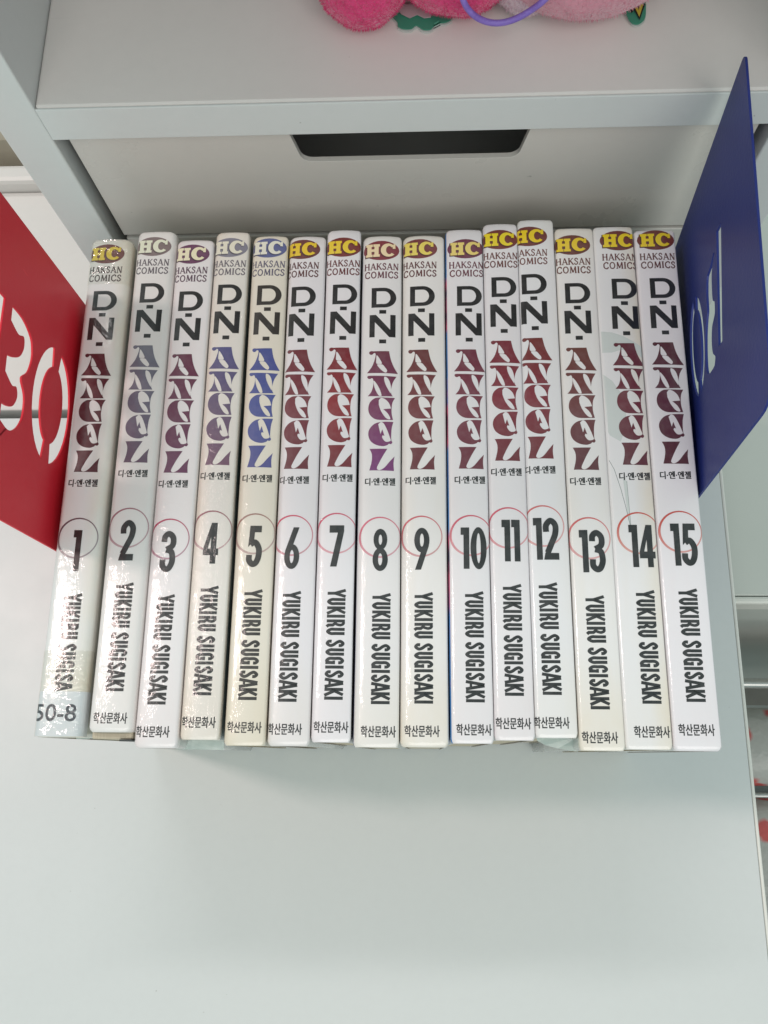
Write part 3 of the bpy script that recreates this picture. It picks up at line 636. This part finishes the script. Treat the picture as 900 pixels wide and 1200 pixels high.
def strip_tris(s0, s1, t0, t1, ns=10, nt=10, jag=0):
    out = []
    def P(a, b): return (s0 + (s1 - s0) * a / ns, -(t0 + (t1 - t0) * b / nt) + (jag * math.sin(a * 1.7 + b) if b in (0,) else 0))
    for a in range(ns):
        for b in range(nt): out.append(('q', [P(a, b), P(a, b + 1), P(a + 1, b + 1), P(a + 1, b)]))
    return out
r1_, B1 = BK[1]
B1f = dict(B1, c0=0, c1=0, t0=0, t1=0)
M_label = ink_mat('label_paper', (.72, .765, .82, 1), .5)
lab = print_mesh('call_label', strip_tris(-11, 12, 172.0, 186.4), B1f, .10, M_label, r1_)
m = font_tris('50-8', 14.2, 5.6, 0.012)
print_mesh('label_lettering', xf(m, 1, 1, -1.2, -178.9), B1f, .15, ink_mat('label_ink', srgb(38, 44, 60), .5), r1_)
print_mesh('tape', strip_tris(-11, 12, 158.5, 186.5, 12, 14), B1f, .24, M_tape, r1_)
print_mesh('tape', strip_tris(-11, 12, .5, 20.0, 12, 8), B1f, .24, M_tape, r1_)

# pale wing art on book 14
r14, B14 = BK[14]; B14f = dict(B14, c0=0, c1=0, t0=0, t1=0)
Mw = ink_mat('pale_green_ink', (.62, .67, .65, 1), .14); Mln = ink_mat('line_ink', (.16, .20, .20, 1), .14)
def w14(u, v):   # photo crop point to spine coordinates
    p = atz(680 + u / 4.0, 360 + v / 4.0, .13); return ((p.x * 1000 - (SPEC[14][0] + SPEC[14][1]) / 2), -(SPEC[14][3] - p.y * 1000))
wing = [[w14(*q) for q in [(98, 112), (150, 118), (200, 135), (250, 160), (292, 185), (292, 235), (240, 205), (190, 200), (150, 212), (104, 212)]],
        [w14(*q) for q in [(104, 310), (150, 345), (190, 400), (215, 480), (215, 560), (190, 630), (140, 600), (118, 560)]]]
for q in wing: print_mesh('wing_art', fill([q]), B14f, .012, Mw, r14)
print_mesh('wing_art', fill([[w14(200, 800), w14(218, 815), w14(236, 1022), w14(226, 1000)]]), B14f, .012, Mw, r14)
print_mesh('art_line', ribbon([w14(130, 705), w14(160, 760), w14(190, 850), w14(212, 930), w14(234, 1022)], .16), B14f, .02, Mln, r14)
print_mesh('art_line', ribbon([w14(218, 815), w14(226, 900), w14(237, 1022)], .12), B14f, .02, Mln, r14)

# clear film ends peeking out under some spines
def film(parent, pts, z, name='film_flap', bend=.0012, mat=None):
    bm = bmesh.new(); r0 = parent.location
    c = [bm.verts.new((p.x - r0.x, p.y - r0.y, z - r0.z - bend * k)) for k, p in pts]
    bm.faces.new(c); rr_ = bmesh.ops.triangulate(bm, faces=bm.faces)
    bmesh.ops.solidify(bm, geom=bm.faces[:], thickness=.00012)
    return from_bm(name, bm, mat or M_film, parent)
zf = .118
film(BK[1][0], [(0, atz(88, 850, zf)), (0, atz(106, 850, zf)), (1, atz(104, 866, zf)), (1, atz(88, 866, zf))], zf)
M_paper2 = plain('pale_green_card', (.52, .60, .56, 1), .5)
film(BK[4][0], [(0, atz(205, 862, zf)), (0, atz(262, 862, zf)), (1, atz(262, 879, zf)), (1, atz(205, 878, zf))], zf, mat=M_film)
film(BK[12][0], [(0, atz(628, 862, zf)), (0, atz(680, 862, zf)), (1, atz(678, 881, zf)), (2, atz(655, 877, zf)), (2, atz(640, 873, zf)), (1, atz(630, 868, zf))], zf, bend=.001)
bm = bmesh.new(); q0 = BK[2][0].location; p = atz(148, 861, .126)
box(bm, p.x - q0.x - .0015, p.x - q0.x + .0026, -.0028, -.0022, .10, .1263); from_bm('dark_flap', bm, M_dark, BK[2][0])

# ------------------------------------------------------------------ bookends
def enamel(name, col, col2):
    m = NT(name); v = m.obj(); c = m.mix(m.mapr(m.noise(v, 14, 4), .3, .7), col, col2)
    sc_ = m.mapr(m.noise(m.obj((1, 6, 1)), 60, 3, .7), .68, .74, 0, .35); c = m.mix(sc_, c, tuple(min(1, x * 1.4 + .02) for x in col[:3]) + (1,))
    m.l(c, m.p.inputs['Base Color']); m.set(Roughness=.42); m.p.inputs['Specular IOR Level'].default_value = .30; m.p.inputs['Coat Weight'].default_value = .06; m.p.inputs['Coat Roughness'].default_value = .25
    m.bump(m.noise(v, 700, 3), .25, .0003); return m.m
M_red = enamel('red_enamel', (.80, .028, .050, 1), (.74, .025, .045, 1)); M_blue = enamel('blue_enamel', (.022, .036, .21, 1), (.018, .031, .18, 1))
def rounded(pts, r, n=5, which=None):
    out = []
    for i, p in enumerate(pts):
        a, b = Vector(pts[i - 1]), Vector(pts[(i + 1) % len(pts)]); p_ = Vector(p)
        if which is not None and i not in which: out.append(tuple(p)); continue
        d1 = (a - p_).normalized(); d2 = (b - p_).normalized(); s, e = p_ + d1 * r, p_ + d2 * r
        for k in range(n + 1):
            t = k / n; out.append(tuple((1 - t) ** 2 * s + 2 * t * (1 - t) * p_ + t * t * e))
    return out
def plate(name, outline, holes, thick, mat, parent, mapf):
    """flat plate with cut letters, (y, z) outline in metres"""
    tr = fill([outline] + holes); bm = bmesh.new(); cache = {}
    def V(p):
        k = (round(p[0], 6), round(p[1], 6))
        if k not in cache: cache[k] = bm.verts.new((0, p[0], p[1]))
        return cache[k]
    for _, p in tr:
        q = [V(c) for c in p]
        if len(set(q)) == 3:
            try: bm.faces.new(q)
            except ValueError: pass
    r_ = bmesh.ops.extrude_face_region(bm, geom=bm.faces[:])
    for g in r_['geom']:
        if isinstance(g, bmesh.types.BMVert): g.co.x += thick
    for v in bm.verts: v.co = mapf(v.co)
    o = from_bm(name, bm, mat, parent)
    md = o.modifiers.new('b', 'BEVEL'); md.width = .00025; md.segments = 2; md.limit_method = 'ANGLE'; md.angle_limit = .7
    return o
mm_ = lambda L_: [(a / 1000, b / 1000) for a, b in L_]
# red: letters run down the plate; measured on the plate plane in mm (y, z)
R_B = [(137.3, 176.9), (132.4, 176.6)] + crom([(132.4, 176.6), (130.4, 171.0), (131.3, 167.2), (127.6, 166.2), (123.7, 168.2), (121.4, 172.5), (120.5, 176.1)], 4)[1:] + [(115.1, 175.8)] + crom([(115.1, 175.8), (112.6, 170.6), (113.2, 167.6), (110.0, 166.3), (106.3, 168.3), (104.8, 172.0), (104.5, 175.4)], 4)[1:] + [(99.1, 175.3)] + crom([(99.1, 175.3), (97.8, 169.3), (100.0, 164.6), (104.2, 161.6), (108.9, 161.0), (113.2, 162.0), (117.5, 165.3), (121.3, 161.6), (126.2, 160.0), (130.0, 160.4), (133.6, 162.4), (136.7, 168.8), (137.3, 176.9)], 4)[1:-1]
R_stem = [(137.2, 181.2), (137.2, 187.0), (99.0, 187.0), (99.0, 180.8)]
def o_arcs(cy, cz, ry, rz, wy, wz, gap=12):
    """two stencil halves of an O: y is the tall axis, z the narrow one"""
    out = []
    for s in (0, 180):
        o_ = [(cy + ry * math.cos(math.radians(a)), cz + rz * math.sin(math.radians(a))) for a in [s + gap + (180 - 2 * gap) * k / 18 for k in range(19)]]
        i_ = [(cy + (ry - wy) * math.cos(math.radians(a)), cz + (rz - wz) * math.sin(math.radians(a))) for a in [s + 180 - gap * 1.2 - (180 - 2.4 * gap) * k / 18 for k in range(19)]]
        out.append(o_ + i_)
    return out
R_O = o_arcs(117.8, 138.9, 21.3, 14.8, 7.0, 6.2)
R_B = [(a, b - 2.8) for a, b in R_B]
R_stem = [(a, b - 2.0) for a, b in R_stem]
re_ = empty('bookend', (-.131, .118, 0)); tag(re_, 'red enamelled metal bookend with cut-out letters at the left end', 'bookend')
out_r = rounded(mm_([(69, 0), (167.5, 0), (167.5, 197), (69, 197)]), .004, 5, (2, 3))
def map_red(c): return Vector((c.x - .0015, c.y - .118, c.z))
plate('upright_plate', out_r, [mm_(R_B), mm_(R_stem)] + [mm_(q) for q in R_O], .0008, M_red, re_, map_red)
boxo('base_plate', .0014, .075, -.049, .049, 0.0001, .0013, M_red, re_, .0004)
# blue: same stencil letters seen from behind, plate turned a little
be = empty('bookend', (.0945, .142, 0)); tag(be, 'blue enamelled metal bookend with cut-out letters at the right end', 'bookend')
def map_blue(c):
    y, z = c.y, c.z; t = (z - .13)
    return Vector((c.x + .037 * (y - .088) - .03 * (z - .13) + .0005, y - .142, z))
shift = lambda L_, dy, dz, k=1: [((a + dy), (b + dz)) for a, b in L_]
mir = lambda L_: [(282.0 - a + 25.5, b) for a, b in L_]
B_B = [(163.1, 157.1)] + crom([(163.1, 157.1), (159.4, 151.8), (155, 150.2), (151.3, 149.9), (147, 149.7), (144.8, 148.4), (140, 146.4), (133, 145.2), (127, 145.3), (124.6, 147.6), (124.8, 151.2)], 4)[1:] + crom([(124.8, 151.2), (127.4, 152.5), (129.8, 150.2), (134.4, 149.8), (139, 151.2), (142.2, 154.8), (146.2, 155.2)], 4)[1:] + crom([(146.2, 155.2), (147.8, 153.4), (153, 153.4), (158, 154.4), (162.8, 158.4)], 4)[1:]
B_stem = [(168.4, 161.6), (168.4, 166.6), (129.0, 160.4), (129.0, 156.4)]
B_B = [(a, b - (2.8 if 3 < k < 38 and b < 152.5 else 0)) for k, (a, b) in enumerate(B_B)]
B_O = o_arcs(141.0, 133.2, 19.0, 8.6, 5.0, 3.6, 10)
# slanted outline: the near edge leans outward like the far one
out_b = rounded(rounded(mm_([(79.3, 0), (179.5, 0), (206.2, 198), (92.5, 197)]), .009, 6, (3,)), .003, 6, (2,))
plate('upright_plate', out_b, [mm_(B_B), mm_(B_stem)] + [mm_(q) for q in B_O], .0008, M_blue, be, map_blue)
boxo('base_plate', -.078, .0028, -.058, .040, .0001, .0013, M_blue, be, .0004)

# ------------------------------------------------------------------ plush toys on the shelf
def plush_mat(name, col, col2):
    m = NT(name); v = m.obj(); c = m.mix(m.mapr(m.noise(v, 260, 4, .7), .35, .7), col, col2)
    m.l(c, m.p.inputs['Base Color']); m.set(Roughness=.9); m.p.inputs['Sheen Weight'].default_value = .5
    m.bump(m.noise(v, 900, 3), .8, .001); return m.m
M_mag = plush_mat('magenta_plush', (.80, .055, .22, 1), (.60, .03, .15, 1)); M_pale = plush_mat('pale_pink_plush', (.72, .30, .38, 1), (.64, .25, .33, 1)); M_lil = plush_mat('lilac_plush', (.62, .42, .50, 1), (.75, .60, .64, 1))
def blob(bm, c, r, seed, hairs=0, hl=.0010):
    b2 = bmesh.new(); bmesh.ops.create_icosphere(b2, subdivisions=4, radius=1)
    for v in b2.verts:
        n_ = v.co.normalized(); k = 1 + .05 * noise.noise(n_ * 2.2 + Vector((seed, 0, 0))) + .012 * noise.noise(n_ * 14 + Vector((0, seed, 0)))
        v.co = Vector((c[0] + n_.x * r[0] * k, c[1] + n_.y * r[1] * k, max(c[2] + n_.z * r[2] * k, zt + .0002)))
    me = bpy.data.meshes.new('t'); b2.to_mesh(me); b2.free(); bm.from_mesh(me); bpy.data.meshes.remove(me)
    rg = random.Random(seed)
    for _ in range(hairs):
        d_ = Vector((rg.gauss(0, 1), rg.gauss(-.5, 1), rg.gauss(0, 1))).normalized(); k = 1 + .05 * noise.noise(d_ * 2.2 + Vector((seed, 0, 0)))
        p = Vector((c[0] + d_.x * r[0] * k, c[1] + d_.y * r[1] * k, c[2] + d_.z * r[2] * k))
        if p.z < zt + .0012: continue
        t = d_.orthogonal().normalized(); t = (t + d_.cross(t) * rg.uniform(-3, 3)).normalized()
        tip = p + (d_ + t * rg.uniform(-.8, .8)).normalized() * hl * rg.uniform(.5, 1.2); s = d_.cross(t) * .00013
        bm.faces.new([bm.verts.new(p - s - d_ * .0003), bm.verts.new(p + s - d_ * .0003), bm.verts.new(tip)])
def S(u, v, z=None): return atz(u, v, zt if z is None else z)
# hot pink toy: two rounded feet and a body
px = S(423, 14); t1 = empty('plush_toy', (px.x, px.y + .03, zt)); tag(t1, 'hot pink plush toy on the shelf with two rounded feet and a green card tag', 'plush toy')
def pblob(name, c, r, seed, mat, parent, hairs=5000):
    bm = bmesh.new(); blob(bm, c, r, seed, hairs); o = from_bm(name, bm, mat, parent, True); o.matrix_parent_inverse = Matrix.Translation(-Vector(parent.location)); return o
def ball_at(name, u, v, r, seed, mat, parent, hairs=5000):
    a = S(u, v, zt + r[2] * .75); pblob(name, (a.x, a.y + r[1] * 1.02, zt + r[2] * .97), r, seed, mat, parent, hairs)
ball_at('foot', 424, 29, (.0150, .0150, .0140), 3, M_mag, t1)
ball_at('foot', 536, 16, (.0200, .0170, .0135), 5, M_mag, t1)
ball_at('body', 470, -16, (.033, .030, .030), 8, M_mag, t1, 2500)
# scalloped card tag
M_green = plain('green_card', (.06, .30, .20, 1), .45); M_card = plain('white_card', (.60, .62, .60, 1), .5)
def card(name, pts, z, th, mat, parent, tilt=0.0, nest=False):
    bm = bmesh.new(); f = bm.faces.new([bm.verts.new((p.x, p.y, z + tilt * k)) for k, p in enumerate(pts)])
    bmesh.ops.triangulate(bm, faces=[f]); bmesh.ops.solidify(bm, geom=bm.faces[:], thickness=th)
    o = from_bm(name, bm, mat, parent)
    if not nest: o.matrix_parent_inverse = Matrix.Translation(-Vector(parent.location))
    return o
def scal(offy, z): return [S(u, v + offy + 3.5, z) for u, v in [(452, 8), (466, 22), (466, 26)] + crom([(466, 27), (472, 30), (482, 30), (488, 26), (496, 31), (506, 30), (511, 22), (520, 23), (529, 19), (531, 12)], 3) + [(520, 8)]]
tg = card('card_tag', scal(3.2, zt + .0006), zt + .0006, .0003, M_card, t1)
card('tag_face', scal(0, zt + .0012), zt + .0012, .0003, M_green, tg, nest=True)
card('tag_centre', [S(u, v, zt + .002) for u, v in [(462, 5), (470, 16), (480, 21), (489, 17), (497, 21), (505, 20), (507, 5)]], zt + .002, .0002, plain('pink_card', (.55, .42, .45, 1), .5), tg, nest=True)
# pale pink toy
px = S(660, 8); t2 = empty('plush_toy', (px.x, px.y + .03, zt)); tag(t2, 'pale pink plush toy lying on the shelf right of the purple cord', 'plush toy')
ball_at('body', 690, 16, (.0300, .0240, .0215), 21, M_pale, t2, 4000)
ball_at('paw', 619, 12, (.0115, .0115, .0120), 23, M_lil, t2, 3500)
def tagp(offy, z): return [S(u, v + offy, z) for u, v in [(722, -6), (736, 20)] + crom([(736, 21), (741, 27), (748, 28), (755, 23), (757, 16)], 3) + [(757, -6)]]
tg = card('card_tag', tagp(2.6, zt + .0008), zt + .0008, .0003, M_card, t2)
card('tag_face', tagp(0, zt + .0016), zt + .0016, .0003, M_green, tg, nest=True)
M_yel = plain('yellow_print', (.62, .48, .06, 1), .5); M_blk = plain('black_print', (.02, .02, .02, 1), .5)
for mt, w_, dz, pp in ((M_blk, .0024, .00205, [(736, -2), (741, 8), (744, 4), (749, 16), (752, 4)]), (M_yel, .0012, .0022, [(736, -2), (741, 8), (744, 4), (749, 16), (752, 4)])):
    P_ = [S(u, v, zt + dz) for u, v in pp]; bm = bmesh.new()
    for k, q in ribbon([(p_.x, p_.y) for p_ in P_], w_): bm.faces.new([bm.verts.new((x, y, zt + dz)) for x, y in q])
    from_bm('tag_print', bm, mt, tg)
# purple cord loop
M_cord = NT('purple_cord'); wv = M_cord.noise(M_cord.obj((1, 1, 1)), 1500, 2); M_cord.l(M_cord.mix(wv, (.20, .11, .50, 1), (.30, .20, .60, 1)), M_cord.p.inputs['Base Color']); M_cord.set(Roughness=.5)
M_cord.bump(wv, .5, .0004); M_cord = M_cord.m
cp = [(536, -18), (540, 0), (546, 10), (556, 20), (572, 26.5), (590, 26), (608, 19), (622, 10), (636, 0), (646, -12)]
cord = tube('cord_loop', [tuple(S(u + 2, v + 1, zt + .016 + (.006 if v < 5 else 0))) for u, v in cp], .0010, M_cord); tag(cord, 'purple cord loop hanging over the shelf between the two plush toys', 'cord')
